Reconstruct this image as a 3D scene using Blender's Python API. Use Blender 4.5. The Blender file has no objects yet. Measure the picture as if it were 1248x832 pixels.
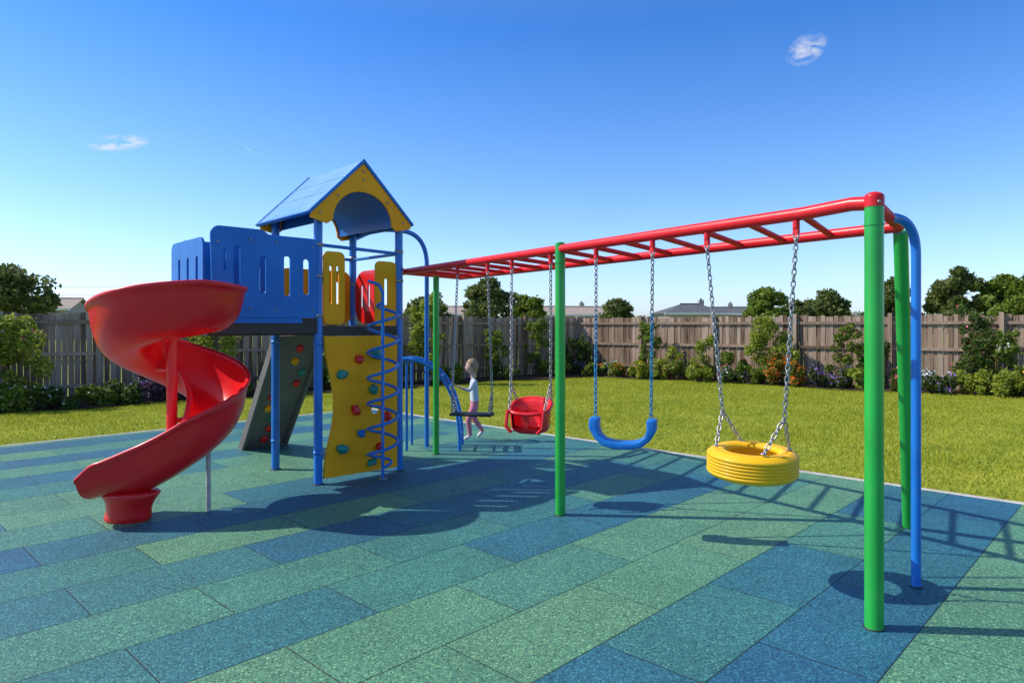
import bpy, math, random
import numpy as np
from mathutils import Vector, Matrix, Quaternion, noise as mnoise
random.seed(7); rng=np.random.default_rng(7)
V=Vector
scene=bpy.context.scene
col=scene.collection
scene.view_settings.view_transform='Standard'
scene.view_settings.look='None'
scene.view_settings.exposure=0

# ------------------------------------------------------------------ materials
def newmat(name):
    m=bpy.data.materials.new(name); m.use_nodes=True
    nt=m.node_tree; b=nt.nodes['Principled BSDF']
    return m,nt,b
def N(nt,t,**kw):
    n=nt.nodes.new(t)
    for k,v in kw.items(): setattr(n,k,v)
    return n
def L(nt,a,b): nt.links.new(a,b)
def ramp(nt,stops,interp='LINEAR'):
    r=N(nt,'ShaderNodeValToRGB'); cr=r.color_ramp; cr.interpolation=interp
    while len(cr.elements)<len(stops): cr.elements.new(0.5)
    for e,(p,c) in zip(cr.elements,stops):
        e.position=p; e.color=(c[0],c[1],c[2],1)
    return r
def math_n(nt,op,a,b=None,c=None):
    n=N(nt,'ShaderNodeMath',operation=op)
    for i,x in enumerate((a,b,c)):
        if x is None: continue
        if isinstance(x,(int,float)): n.inputs[i].default_value=x
        else: L(nt,x,n.inputs[i])
    return n.outputs[0]
def painted(name,c,rough=0.35,coat=0.3,var=0.12,metal=0.0,bump=0.02,scale=3.0,spec=0.5,dust=0.0):
    m,nt,b=newmat(name)
    tc=N(nt,'ShaderNodeTexCoord')
    n=N(nt,'ShaderNodeTexNoise'); n.inputs['Scale'].default_value=scale; n.inputs['Detail'].default_value=6
    L(nt,tc.outputs['Object'],n.inputs['Vector'])
    r=ramp(nt,[(0.3,[x*(1-var) for x in c]),(0.7,[min(1,x*(1+var*0.6)+0.004) for x in c])])
    L(nt,n.outputs['Fac'],r.inputs['Fac']); colr=r.outputs['Color']
    n2=N(nt,'ShaderNodeTexNoise'); n2.inputs['Scale'].default_value=14; n2.inputs['Detail'].default_value=8
    L(nt,tc.outputs['Object'],n2.inputs['Vector'])
    if dust>0:
        n4=N(nt,'ShaderNodeTexNoise'); n4.inputs['Scale'].default_value=22; n4.inputs['Detail'].default_value=10; n4.inputs['Roughness'].default_value=.75
        L(nt,tc.outputs['Object'],n4.inputs['Vector'])
        dr=ramp(nt,[(0.52,(0,0,0)),(0.75,(dust,dust,dust))]); L(nt,n4.outputs['Fac'],dr.inputs['Fac'])
        mx=N(nt,'ShaderNodeMix',data_type='RGBA'); L(nt,dr.outputs['Color'],mx.inputs[0]); L(nt,colr,mx.inputs[6]); mx.inputs[7].default_value=(.35,.30,.24,1)
        colr=mx.outputs[2]
    L(nt,colr,b.inputs['Base Color'])
    mr=N(nt,'ShaderNodeMapRange'); mr.inputs['To Min'].default_value=rough*0.75; mr.inputs['To Max'].default_value=min(1,rough*1.4)
    L(nt,n2.outputs['Fac'],mr.inputs['Value']); L(nt,mr.outputs['Result'],b.inputs['Roughness'])
    n3=N(nt,'ShaderNodeTexNoise'); n3.inputs['Scale'].default_value=250; n3.inputs['Detail'].default_value=2
    L(nt,tc.outputs['Object'],n3.inputs['Vector'])
    bp=N(nt,'ShaderNodeBump'); bp.inputs['Strength'].default_value=bump*3; bp.inputs['Distance'].default_value=0.002
    L(nt,n3.outputs['Fac'],bp.inputs['Height']); L(nt,bp.outputs['Normal'],b.inputs['Normal'])
    b.inputs['Coat Weight'].default_value=coat; b.inputs['Coat Roughness'].default_value=0.15
    b.inputs['Metallic'].default_value=metal
    b.inputs['Specular IOR Level'].default_value=spec
    return m
RED=painted('red_plastic',(0.82,0.010,0.014),0.3,0.2,spec=.4,dust=.08)
REDM=painted('red_steel',(0.80,0.012,0.018),0.35,0.05,spec=.3,dust=.06)
REDR=painted('red_steel_rung',(0.78,0.010,0.014),0.5,0.0,spec=.12)
BLUE=painted('blue_plastic',(0.005,0.16,0.54),0.42,0.05,spec=.3,dust=.08)
BLUEM=painted('blue_steel',(0.006,0.17,0.58),0.3,0.2,spec=.4,dust=.10)
GREEN=painted('green_steel',(0.018,0.38,0.05),0.3,0.2,spec=.4,dust=.10)
YEL=painted('yellow_plastic',(0.97,0.39,0.004),0.5,0.0,spec=.2,dust=.06)
TYRE=painted('yellow_tyre',(0.96,0.49,0.005),0.5,0.05,spec=.3,dust=.15)
TEAL=painted('teal_hold',(0.01,0.25,0.20),0.5,0.1)
DARK=painted('dark_deck',(0.045,0.032,0.027),0.6,0.0)
BLK=painted('black_rubber',(0.02,0.02,0.022),0.55,0.0)
GREYP=painted('grey_ramp',(0.17,0.155,0.135),0.7,0.0,spec=.2,dust=.2)
STEEL=painted('galvanised_steel',(0.40,0.39,0.38),0.42,0.0,metal=0.85)
BRASS=painted('bolt_metal',(0.6,0.5,0.3),0.35,0.0,metal=0.8)
CHB=painted('blue_chain',(0.02,0.22,0.42),0.4,0.1)
ROOFL=painted('roof_blue_sky_glare',(0.30,0.52,0.70),0.18,0.7,dust=.2)  # blue roof sheets, sky glare painted in as a paler base colour
CONC=painted('concrete',(0.50,0.46,0.40),0.85,0.0,var=0.25,scale=8)
SKIN=painted('skin',(0.60,0.36,0.27),0.5,0.0,var=0.05)
HAIR=painted('hair',(0.30,0.20,0.11),0.6,0.0,var=0.3,scale=40)
SHIRT=painted('shirt_cloth',(0.50,0.55,0.62),0.9,0.0,scale=20)
PINK=painted('pink_trousers',(0.62,0.20,0.26),0.9,0.0,scale=20)
SHOE=painted('shoe_white',(0.65,0.63,0.6),0.6,0.0)
EYE=painted('eye_dark',(0.03,0.02,0.015),0.2,0.3)
LIP=painted('lip',(0.45,0.14,0.13),0.5,0.0)

U2=(0.692,0.722); V2=(-0.722,0.692)
def rubber_mat():
    m,nt,b=newmat('rubber_tiles')
    g=N(nt,'ShaderNodeNewGeometry')
    def dot(vec):
        n=N(nt,'ShaderNodeVectorMath',operation='DOT_PRODUCT'); L(nt,g.outputs['Position'],n.inputs[0]); n.inputs[1].default_value=(vec[0],vec[1],0); return n.outputs['Value']
    u=dot(U2); v=dot(V2)
    vr=math_n(nt,'DIVIDE',v,0.56); vr=math_n(nt,'ADD',vr,0.33)
    row=math_n(nt,'FLOOR',vr)
    ho=math_n(nt,'MULTIPLY',math_n(nt,'MODULO',math_n(nt,'ADD',row,100.0),2.0),0.5)
    ur=math_n(nt,'ADD',math_n(nt,'DIVIDE',u,1.12),ho)
    cl=math_n(nt,'FLOOR',ur)
    cx=N(nt,'ShaderNodeCombineXYZ'); L(nt,row,cx.inputs[0]); L(nt,cl,cx.inputs[1])
    w2=N(nt,'ShaderNodeTexWhiteNoise',noise_dimensions='2D'); L(nt,cx.outputs[0],w2.inputs['Vector'])
    w1=N(nt,'ShaderNodeTexWhiteNoise',noise_dimensions='1D'); L(nt,math_n(nt,'ADD',row,3.7),w1.inputs['W'])
    f=math_n(nt,'ADD',math_n(nt,'MULTIPLY',w1.outputs[0],0.62),math_n(nt,'MULTIPLY',w2.outputs['Value'],0.38))
    r=ramp(nt,[(0.0,(0.10,0.235,0.13)),(0.40,(0.078,0.215,0.135)),(0.53,(0.043,0.17,0.15)),(0.66,(0.026,0.130,0.165)),(1.0,(0.018,0.10,0.18))])
    L(nt,f,r.inputs['Fac'])
    vo=N(nt,'ShaderNodeTexVoronoi'); vo.inputs['Scale'].default_value=120; L(nt,g.outputs['Position'],vo.inputs['Vector'])
    sep=N(nt,'ShaderNodeSeparateColor'); L(nt,vo.outputs['Color'],sep.inputs[0])
    sr=ramp(nt,[(0.0,(0.35,0.40,0.42)),(0.25,(0.82,0.86,0.86)),(0.7,(1.1,1.1,1.08)),(0.84,(1.2,1.2,1.15)),(0.93,(2.3,1.85,1.55)),(1.0,(2.7,2.1,1.7))])
    L(nt,sep.outputs[0],sr.inputs['Fac'])
    mx=N(nt,'ShaderNodeMix',data_type='RGBA',blend_type='MULTIPLY'); mx.inputs[0].default_value=1
    L(nt,r.outputs['Color'],mx.inputs[6]); L(nt,sr.outputs['Color'],mx.inputs[7])
    ns=N(nt,'ShaderNodeTexNoise'); ns.inputs['Scale'].default_value=0.9; ns.inputs['Detail'].default_value=9; ns.inputs['Roughness'].default_value=0.7
    L(nt,g.outputs['Position'],ns.inputs['Vector'])
    nr=ramp(nt,[(0.3,(0.84,0.83,0.81)),(0.7,(1.18,1.17,1.15))]); L(nt,ns.outputs['Fac'],nr.inputs['Fac'])
    m2=N(nt,'ShaderNodeMix',data_type='RGBA',blend_type='MULTIPLY'); m2.inputs[0].default_value=1
    L(nt,mx.outputs[2],m2.inputs[6]); L(nt,nr.outputs['Color'],m2.inputs[7])
    def edge(x,size):
        fr=math_n(nt,'FRACT',x); d=math_n(nt,'MINIMUM',fr,math_n(nt,'SUBTRACT',1.0,fr))
        return math_n(nt,'MULTIPLY',d,size)
    d=math_n(nt,'MINIMUM',edge(vr,0.56),edge(ur,1.12))
    sm=N(nt,'ShaderNodeMapRange'); sm.inputs['From Min'].default_value=0.0015; sm.inputs['From Max'].default_value=0.006; sm.inputs['To Min'].default_value=0.2
    L(nt,d,sm.inputs['Value'])
    m3=N(nt,'ShaderNodeMix',data_type='RGBA',blend_type='MULTIPLY'); m3.inputs[0].default_value=1
    L(nt,m2.outputs[2],m3.inputs[6]); L(nt,sm.outputs['Result'],m3.inputs[7])
    L(nt,m3.outputs[2],b.inputs['Base Color'])
    b.inputs['Roughness'].default_value=0.6
    b.inputs['Specular IOR Level'].default_value=0.45
    h=math_n(nt,'ADD',math_n(nt,'MULTIPLY',vo.outputs['Distance'],-0.5),math_n(nt,'MULTIPLY',sm.outputs['Result'],1.0))
    bp=N(nt,'ShaderNodeBump'); bp.inputs['Strength'].default_value=0.6; bp.inputs['Distance'].default_value=0.004
    L(nt,h,bp.inputs['Height']); L(nt,bp.outputs['Normal'],b.inputs['Normal'])
    return m
RUB=rubber_mat()

def leafmat(name,c1,c2,transl=0.35,rough=0.5):
    m,nt,b=newmat(name)
    g=N(nt,'ShaderNodeNewGeometry')
    r=ramp(nt,[(0.0,c1),(1.0,c2)]); L(nt,g.outputs['Random Per Island'],r.inputs['Fac'])
    L(nt,r.outputs['Color'],b.inputs['Base Color']); b.inputs['Roughness'].default_value=rough
    b.inputs['Specular IOR Level'].default_value=.3
    t=N(nt,'ShaderNodeBsdfTranslucent'); L(nt,r.outputs['Color'],t.inputs['Color'])
    mx=N(nt,'ShaderNodeMixShader'); mx.inputs[0].default_value=transl
    L(nt,b.outputs[0],mx.inputs[1]); L(nt,t.outputs[0],mx.inputs[2])
    L(nt,mx.outputs[0],nt.nodes['Material Output'].inputs['Surface'])
    return m
LF_D=leafmat('leaf_dark',(0.04,0.08,0.015),(0.13,0.19,0.03),.4)
LF_M=leafmat('leaf_mid',(0.09,0.15,0.018),(0.25,0.32,0.045),.42)
LF_L=leafmat('leaf_light',(0.18,0.25,0.025),(0.42,0.46,0.06),.45)
LF_T=leafmat('leaf_tree',(0.07,0.11,0.025),(0.22,0.25,0.07),.4)
LF_P=leafmat('leaf_purple',(0.05,0.025,0.04),(0.14,0.07,0.14))
FL_O=leafmat('petal_orange',(0.85,0.07,0.01),(0.95,0.30,0.03),0.2)
FL_R=leafmat('petal_pink',(0.7,0.04,0.12),(0.85,0.22,0.38),0.2)
FL_Y=leafmat('petal_yellow',(0.85,0.5,0.02),(0.95,0.7,0.06),0.2)
FL_W=leafmat('petal_white',(0.7,0.68,0.7),(0.85,0.83,0.85),0.2)
FL_V=leafmat('petal_violet',(0.26,0.10,0.42),(0.48,0.28,0.62),0.2)
GRB=leafmat('grass_blades',(0.23,0.29,0.018),(0.54,0.53,0.05),0.4,0.6)

def noisemat(name,stops,scale,rough=0.9,bump=0.3,bscale=60,dist=0.02):
    m,nt,b=newmat(name); g=N(nt,'ShaderNodeNewGeometry')
    n=N(nt,'ShaderNodeTexNoise'); n.inputs['Scale'].default_value=scale; n.inputs['Detail'].default_value=10; n.inputs['Roughness'].default_value=0.65
    L(nt,g.outputs['Position'],n.inputs['Vector'])
    r=ramp(nt,stops); L(nt,n.outputs['Fac'],r.inputs['Fac']); L(nt,r.outputs['Color'],b.inputs['Base Color'])
    n2=N(nt,'ShaderNodeTexNoise'); n2.inputs['Scale'].default_value=bscale; n2.inputs['Detail'].default_value=6
    L(nt,g.outputs['Position'],n2.inputs['Vector'])
    bp=N(nt,'ShaderNodeBump'); bp.inputs['Strength'].default_value=bump; bp.inputs['Distance'].default_value=dist
    L(nt,n2.outputs['Fac'],bp.inputs['Height']); L(nt,bp.outputs['Normal'],b.inputs['Normal'])
    b.inputs['Roughness'].default_value=rough
    b.inputs['Specular IOR Level'].default_value=0.2
    return m
GROUND=noisemat('lawn_ground',[(0.3,(0.15,0.20,0.018)),(0.5,(0.27,0.31,0.028)),(0.7,(0.40,0.38,0.045))],1.3)
MULCH=noisemat('mulch',[(0.3,(0.02,0.014,0.01)),(0.7,(0.09,0.06,0.04))],30,bump=0.8)
BARK=noisemat('bark',[(0.3,(0.05,0.035,0.025)),(0.7,(0.16,0.12,0.09))],12,bump=0.8)
BRICK=noisemat('house_wall',[(0.3,(0.35,0.3,0.26)),(0.7,(0.45,0.4,0.35))],2)
TILE=noisemat('roof_tile',[(0.3,(0.08,0.085,0.09)),(0.7,(0.15,0.155,0.165))],2)
TILER=noisemat('roof_tile_pale',[(0.3,(0.34,0.26,0.21)),(0.7,(0.44,0.36,0.30))],2)
GLASS=painted('window_glass',(0.03,0.04,0.05),0.1,0.5)
TRIM=painted('white_trim',(0.7,0.7,0.68),0.5,0)
def woodmat():
    m,nt,b=newmat('weathered_timber'); g=N(nt,'ShaderNodeNewGeometry')
    mp=N(nt,'ShaderNodeMapping'); mp.inputs['Scale'].default_value=(22,22,1.1); L(nt,g.outputs['Position'],mp.inputs['Vector'])
    n=N(nt,'ShaderNodeTexNoise'); n.inputs['Scale'].default_value=2; n.inputs['Detail'].default_value=8; L(nt,mp.outputs[0],n.inputs['Vector'])
    r=ramp(nt,[(0.15,(0.12,0.074,0.048)),(0.5,(0.32,0.218,0.153)),(0.85,(0.49,0.365,0.275))]); 
    f=math_n(nt,'ADD',n.outputs['Fac'],math_n(nt,'MULTIPLY',math_n(nt,'SUBTRACT',g.outputs['Random Per Island'],0.5),0.6))
    L(nt,f,r.inputs['Fac']); L(nt,r.outputs['Color'],b.inputs['Base Color']); b.inputs['Roughness'].default_value=0.9
    b.inputs['Specular IOR Level'].default_value=.1
    bp=N(nt,'ShaderNodeBump'); bp.inputs['Strength'].default_value=0.5; bp.inputs['Distance'].default_value=0.01
    L(nt,n.outputs['Fac'],bp.inputs['Height']); L(nt,bp.outputs['Normal'],b.inputs['Normal'])
    return m
WOOD=woodmat()

# ------------------------------------------------------------------ mesh builder
class MB:
    def __init__(s): s.v=[]; s.f=[]; s.m=[]; s.sm=[]; s.mats=[]
    def mi(s,mat):
        if mat not in s.mats: s.mats.append(mat)
        return s.mats.index(mat)
    def add(s,vs,fs,mat,smooth=True):
        o=len(s.v); k=s.mi(mat)
        s.v.extend([tuple(x) for x in vs])
        for f in fs: s.f.append([i+o for i in f]); s.m.append(k); s.sm.append(smooth)
    def tube(s,path,r,mat,seg=16,cap=True,closed=False):
        P=[V(p) for p in path]; n=len(P)
        rs=r if isinstance(r,(list,tuple)) else [r]*n
        T=[]
        for i in range(n):
            if closed: t=P[(i+1)%n]-P[i-1]
            elif i==0: t=P[1]-P[0]
            elif i==n-1: t=P[-1]-P[-2]
            else: t=(P[i+1]-P[i]).normalized()+(P[i]-P[i-1]).normalized()
            T.append(t.normalized())
        a=V((0,0,1)) if abs(T[0].z)<0.9 else V((1,0,0))
        nrm=(a-T[0]*a.dot(T[0])).normalized()
        vs=[]
        for i in range(n):
            nrm=(nrm-T[i]*nrm.dot(T[i])).normalized(); b=T[i].cross(nrm)
            for k in range(seg):
                an=2*math.pi*k/seg; vs.append(P[i]+(nrm*math.cos(an)+b*math.sin(an))*rs[i])
        fs=[]
        for i in range(n if closed else n-1):
            j=(i+1)%n
            for k in range(seg):
                k2=(k+1)%seg; fs.append([i*seg+k,i*seg+k2,j*seg+k2,j*seg+k])
        s.add(vs,fs,mat,True)
        if cap and not closed:
            s.add(vs[:seg],[list(range(seg))[::-1]],mat,False)
            s.add(vs[-seg:],[list(range(seg))],mat,False)
    def box(s,c,ax,half,mat,smooth=False):
        c=V(c); X,Y,Z=[V(a).normalized()*h for a,h in zip(ax,half)]
        vs=[c+X*i+Y*j+Z*k for i in(-1,1) for j in(-1,1) for k in(-1,1)]
        fs=[[0,1,3,2],[4,6,7,5],[0,4,5,1],[2,3,7,6],[0,2,6,4],[1,5,7,3]]
        s.add(vs,fs,mat,smooth)
    def blob(s,c,rad,mat,rot=None,seg=10,rings=7,lump=0.0):
        c=V(c); vs=[];fs=[]
        ph=random.random()*10
        for i in range(rings+1):
            th=math.pi*i/rings
            for k in range(seg):
                an=2*math.pi*k/seg
                p=V((math.sin(th)*math.cos(an),math.sin(th)*math.sin(an),math.cos(th)))
                if lump: p*=1+lump*mnoise.noise(p*1.7+V((ph,ph,0)))
                p=V((p.x*rad[0],p.y*rad[1],p.z*rad[2]))
                if rot is not None: p=rot@p
                vs.append(c+p)
        for i in range(rings):
            for k in range(seg):
                k2=(k+1)%seg; fs.append([i*seg+k,(i+1)*seg+k,(i+1)*seg+k2,i*seg+k2])
        s.add(vs,fs,mat,True)
    def lathe(s,prof,c,mat,seg=48,rot=None,closed=True):
        c=V(c); vs=[];fs=[];n=len(prof)
        for k in range(seg):
            an=2*math.pi*k/seg
            for (r,z) in prof:
                p=V((r*math.cos(an),r*math.sin(an),z))
                if rot is not None: p=rot@p
                vs.append(c+p)
        for k in range(seg):
            k2=(k+1)%seg
            for i in range(n if closed else n-1):
                j=(i+1)%n; fs.append([k*n+i,k2*n+i,k2*n+j,k*n+j])
        s.add(vs,fs,mat,True)
    def obj(s,name,parent=None,bevel=0,origin=None):
        me=bpy.data.meshes.new(name); me.from_pydata([tuple(x) for x in s.v],[],s.f)
        for m in s.mats: me.materials.append(m)
        me.polygons.foreach_set('material_index',s.m); me.polygons.foreach_set('use_smooth',s.sm)
        me.update()
        o=bpy.data.objects.new(name,me); col.objects.link(o)
        if parent: o.parent=parent
        if bevel:
            b=o.modifiers.new('bevel','BEVEL'); b.width=bevel; b.segments=2; b.limit_method='ANGLE'
        return o
def empty(name):
    e=bpy.data.objects.new(name,None); e.empty_display_size=0.2; col.objects.link(e); return e
def rr(x0,y0,x1,y1,r,n=6):
    pts=[]
    for cx,cy,a0 in((x1-r,y0+r,-90),(x1-r,y1-r,0),(x0+r,y1-r,90),(x0+r,y0+r,180)):
        for i in range(n+1):
            a=math.radians(a0+90*i/n); pts.append((cx+r*math.cos(a),cy+r*math.sin(a)))
    return pts
def panel(name,outer,holes,th,o,a,up,mat,parent=None,bev=0.004):
    cu=bpy.data.curves.new(name,'CURVE'); cu.dimensions='2D'; cu.fill_mode='BOTH'; cu.extrude=th/2-bev; cu.bevel_depth=bev; cu.bevel_resolution=1
    for pts in [outer]+holes:
        sp=cu.splines.new('POLY'); sp.points.add(len(pts)-1)
        for p,q in zip(sp.points,pts): p.co=(q[0],q[1],0,1)
        sp.use_cyclic_u=True
    t=bpy.data.objects.new('tmp',cu); col.objects.link(t)
    dg=bpy.context.evaluated_depsgraph_get(); dg.update()
    me=bpy.data.meshes.new_from_object(t.evaluated_get(dg))
    bpy.data.objects.remove(t)
    a=V(a).normalized(); up=V(up).normalized(); n=a.cross(up)
    M=Matrix(((a.x,up.x,n.x,o[0]),(a.y,up.y,n.y,o[1]),(a.z,up.z,n.z,o[2]),(0,0,0,1)))
    me.transform(M); me.materials.clear(); me.materials.append(mat)
    for p in me.polygons: p.use_smooth=False
    ob=bpy.data.objects.new(name,me); col.objects.link(ob)
    if parent: ob.parent=parent
    return ob
def arcpts(p0,p1,p2,n=10):
    p0,p1,p2=V(p0),V(p1),V(p2)
    return [p0*(1-t)**2+p1*2*t*(1-t)+p2*t*t for t in [i/n for i in range(n+1)]]

# ------------------------------------------------------------------ ground
def slab(name,poly,z0,z1,mat):
    b=MB(); n=len(poly)
    b.add([(x,y,z1) for x,y in poly],[list(range(n))],mat,False)
    b.add([(x,y,z0) for x,y in poly]+[(x,y,z1) for x,y in poly],[[i,(i+1)%n,(i+1)%n+n,i+n] for i in range(n)],mat,False)
    return b.obj(name)
b=MB(); S=700
b.add([(-S,-S,-0.03),(S,-S,-0.03),(S,S,-0.03),(-S,S,-0.03)],[[0,1,2,3]],GROUND,False); b.obj('lawn')
K=V((-2.8,13.2)); dR=V((0.722,-0.692)); dL=V((-0.692,-0.722))
poly=[K+dL*32,K+dL*32+dR*32,K+dR*32,K]
slab('rubber_safety_surface',[(p.x,p.y) for p in poly],-0.06,0.0,RUB)
eg=MB(); w=0.075
def strip(p,q,off):
    d=(q-p).normalized(); nn=V((-d.y,d.x))*off
    c=(p+q)/2+nn*0.5*1.0
    eg.box((c.x,c.y,-0.02),[(d.x,d.y,0),(-d.y,d.x,0),(0,0,1)],[(q-p).length/2,abs(off)/2,0.026],CONC)
strip(K-dR*w,K+dR*32,w); strip(K+dL*32,K,w)
eg.obj('concrete_edging',bevel=0.005)

# fences / beds
CN=V((2.3,23.8)); fR=V((0.81,-0.59)).normalized(); fL=V((-0.79,-0.61)).normalized()
nR=V((-0.59,-0.81)).normalized(); nL=V((0.61,-0.79)).normalized()
def fence(name,d,nrm,length):
    b=MB(); s=0.0
    while s<length:
        w=0.105+random.uniform(-0.004,0.004)
        p=CN+d*(s+w/2); h=1.90+random.uniform(-0.025,0.035)
        tw=random.uniform(-0.012,0.012)
        off=0.012 if int(s/0.11)%2 else 0.0
        pp=p+nrm*off
        b.box((pp.x,pp.y,h/2-0.03),[(d.x,d.y,tw),(nrm.x,nrm.y,0),(-tw*d.x,-tw*d.y,1)],[w/2,0.008,h/2],WOOD)
        s+=w+0.006
    k=0
    while k<length:
        p=CN+d*k+nrm*0.075
        b.box((p.x,p.y,0.94),[(d.x,d.y,0),(nrm.x,nrm.y,0),(0,0,1)],[0.05,0.045,1.0],WOOD)
        for z in(0.3,1.0,1.68):
            c=CN+d*(k+1.2)+nrm*0.045
            b.box((c.x,c.y,z),[(d.x,d.y,0),(nrm.x,nrm.y,0),(0,0,1)],[1.19,0.02,0.038],WOOD)
        k+=2.4
    return b.obj(name)
fence('wooden_fence',fR,nR,24); fence('wooden_fence',fL,nL,26)
def bed(d,nrm,length,wid):
    k=0
    near=[]
    while k<=length:
        ww=wid+0.25*math.sin(k*0.9)+0.12*math.sin(k*2.3)
        p=CN+d*k+nrm*ww; near.append((p.x,p.y)); k+=0.4
    far=[(CN.x,CN.y),((CN+d*length).x,(CN+d*length).y)]
    poly=[far[0]]+near+[far[1]]
    b=MB(); b.add([(x,y,0.0) for x,y in poly],[list(range(len(poly)))],MULCH,False)
    return b.obj('garden_bed')
bed(fR,nR,24,1.5)
o=bed(fL,nL,26,1.6)
o.location.z=0.006

# grass
def in_rub(x,y):
    rx=x-K.x; ry=y-K.y
    a=rx*dR.x+ry*dR.y; c=rx*dL.x+ry*dL.y
    return (a>-0.09)&(c>-0.09)
n=420000
x=rng.uniform(-16,18,n*2); y=rng.uniform(5,25,n*2)
rx=x-CN.x; ry=y-CN.y
def wave(k,w): return w+0.25*np.sin(k*0.9)+0.12*np.sin(k*2.3)
sR=rx*fR.x+ry*fR.y; tR=rx*nR.x+ry*nR.y; sL=rx*fL.x+ry*fL.y; tL=rx*nL.x+ry*nL.y
ok=(~in_rub(x,y))&(tR>wave(sR,1.5)-0.05)&(tL>wave(sL,1.6)-0.05)&(np.abs(x)<y*0.85+1.5)
x=x[ok][:n]; y=y[ok][:n]; n=len(x)
ang=rng.uniform(0,2*np.pi,n); h=rng.uniform(0.02,0.05,n)*(1+0.35*np.sin(x*1.3+np.sin(y))*np.sin(y*1.7)); wd=rng.uniform(0.004,0.008,n)
lx=rng.normal(0,0.02,n); ly=rng.normal(0,0.02,n)
vs=np.zeros((n,3,3)); 
vs[:,0]=np.stack([x-np.cos(ang)*wd,y-np.sin(ang)*wd,np.full(n,-0.03)],1)
vs[:,1]=np.stack([x+np.cos(ang)*wd,y+np.sin(ang)*wd,np.full(n,-0.03)],1)
vs[:,2]=np.stack([x+lx,y+ly,-0.03+h],1)
def npmesh(name,verts,nf,k,mats,midx=None,parent=None):
    me=bpy.data.meshes.new(name); me.vertices.add(nf*k); me.vertices.foreach_set('co',verts.astype(np.float32).ravel())
    me.loops.add(nf*k); me.loops.foreach_set('vertex_index',np.arange(nf*k,dtype=np.int32))
    me.polygons.add(nf); me.polygons.foreach_set('loop_start',np.arange(0,nf*k,k,dtype=np.int32))
    try: me.polygons.foreach_set('loop_total',np.full(nf,k,dtype=np.int32))
    except Exception: pass
    for m in mats: me.materials.append(m)
    if midx is not None: me.polygons.foreach_set('material_index',midx.astype(np.int32))
    me.update(calc_edges=True); me.validate()
    o=bpy.data.objects.new(name,me); col.objects.link(o)
    if parent: o.parent=parent
    return o
npmesh('grass',vs,n,3,[GRB])

# ------------------------------------------------------------------ foliage
def leaves(centres,radii,nleaf,size,elong=1.6):
    c=np.array(centres); r=np.array(radii); m=len(c)
    vol=r.prod(1)**(2/3); idx=rng.choice(m,nleaf,p=vol/vol.sum())
    d=rng.normal(size=(nleaf,3)); d/=np.linalg.norm(d,axis=1)[:,None]
    rad=rng.uniform(0.35,1.08,nleaf)**0.6
    stray=rng.random(nleaf)<0.12; rad[stray]*=rng.uniform(1.0,1.45,stray.sum())
    p=c[idx]+d*r[idx]*rad[:,None]
    a=rng.normal(size=(nleaf,3)); a[:,2]*=0.7; a/=np.linalg.norm(a,axis=1)[:,None]
    q=np.cross(a,rng.normal(size=(nleaf,3))); q/=np.linalg.norm(q,axis=1)[:,None]
    s=size*rng.uniform(0.6,1.3,nleaf)[:,None]
    vs=np.stack([p-a*s*elong*0.5,p+q*s*0.45,p+a*s*elong*0.5,p-q*s*0.45],1)
    return vs
def shrub(x,y,h,r,mat,name='shrub',flower=None,nl=2600,size=0.055,z0=0.0,nfl=120,fs=0.05):
    e=empty(name); 
    nb=max(8,int(14*h))
    cs=[];rs=[]
    for i in range(nb):
        t=random.uniform(0.12,1.0); a=random.uniform(0,6.28); rr_=r*(1.0-0.45*abs(t-0.5)*1.6)*random.uniform(0.15,0.95)
        cs.append((x+rr_*math.cos(a),y+rr_*math.sin(a),z0+h*t*0.9)); q=r*random.uniform(0.16,0.36); rs.append((q,q,q*random.uniform(0.8,1.4)))
    b=MB()
    for i in range(min(nb,9)):
        p=V(cs[i]); st=V((x+random.uniform(-.05,.05),y+random.uniform(-.05,.05),z0-0.05)); mid=(st*0.5+p*0.5)+V((random.uniform(-.06,.06),random.uniform(-.06,.06),0))
        b.tube([st,mid,p],[0.018,0.012,0.004],BARK,seg=6)
    b.obj('stems',e)
    vs=leaves(cs,rs,nl,size); npmesh('foliage',vs,nl,4,[mat],parent=e)
    if flower:
        c=[(cx,cy,cz+rz*0.3) for (cx,cy,cz),(q,_,rz) in zip(cs,rs)]
        vs=leaves(c,[(q*1.15,q*1.15,rz*1.15) for q,_,rz in rs],nfl,fs,1.0); npmesh('blossoms',vs,nfl,4,[flower],parent=e)
    return e
def tree(x,y,h,r,mat=LF_T,nl=9000,size=0.16,trunk=0.35):
    e=empty('tree'); b=MB()
    th=h*trunk; top=V((x+random.uniform(-.2,.2),y,h*0.75))
    base=V((x,y,-0.1))
    b.tube([base,base.lerp(top,0.35)+V((0.08*r,0,0)),base.lerp(top,0.7),top],[0.035*h,0.026*h,0.016*h,0.006*h],BARK,seg=8)
    cs=[];rs=[]
    for i in range(34):
        a=random.uniform(0,6.28); t=random.uniform(0,1); zz=th+(h-th)*t*0.93
        k=r*math.sqrt(max(0.05,1-(2*t-0.85)**2))*random.uniform(0.25,0.9)
        c=V((x+k*math.cos(a),y+k*math.sin(a),zz)); cs.append(tuple(c)); q=r*random.uniform(0.16,0.36); rs.append((q,q,q*0.8))
        if i<12:
            s=base.lerp(top,0.35+0.5*t); b.tube([s,s.lerp(c,0.55)+V((0,0,-0.05*r)),c],[0.012*h,0.008*h,0.003*h],BARK,seg=6)
    b.obj('trunk',e)
    vs=leaves(cs,rs,nl,size); npmesh('crown',vs,nl,4,[mat],parent=e)
    return e
def onR(s,off): p=CN+fR*s+nR*off; return p.x,p.y
def onL(s,off): p=CN+fL*s+nL*off; return p.x,p.y
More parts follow.
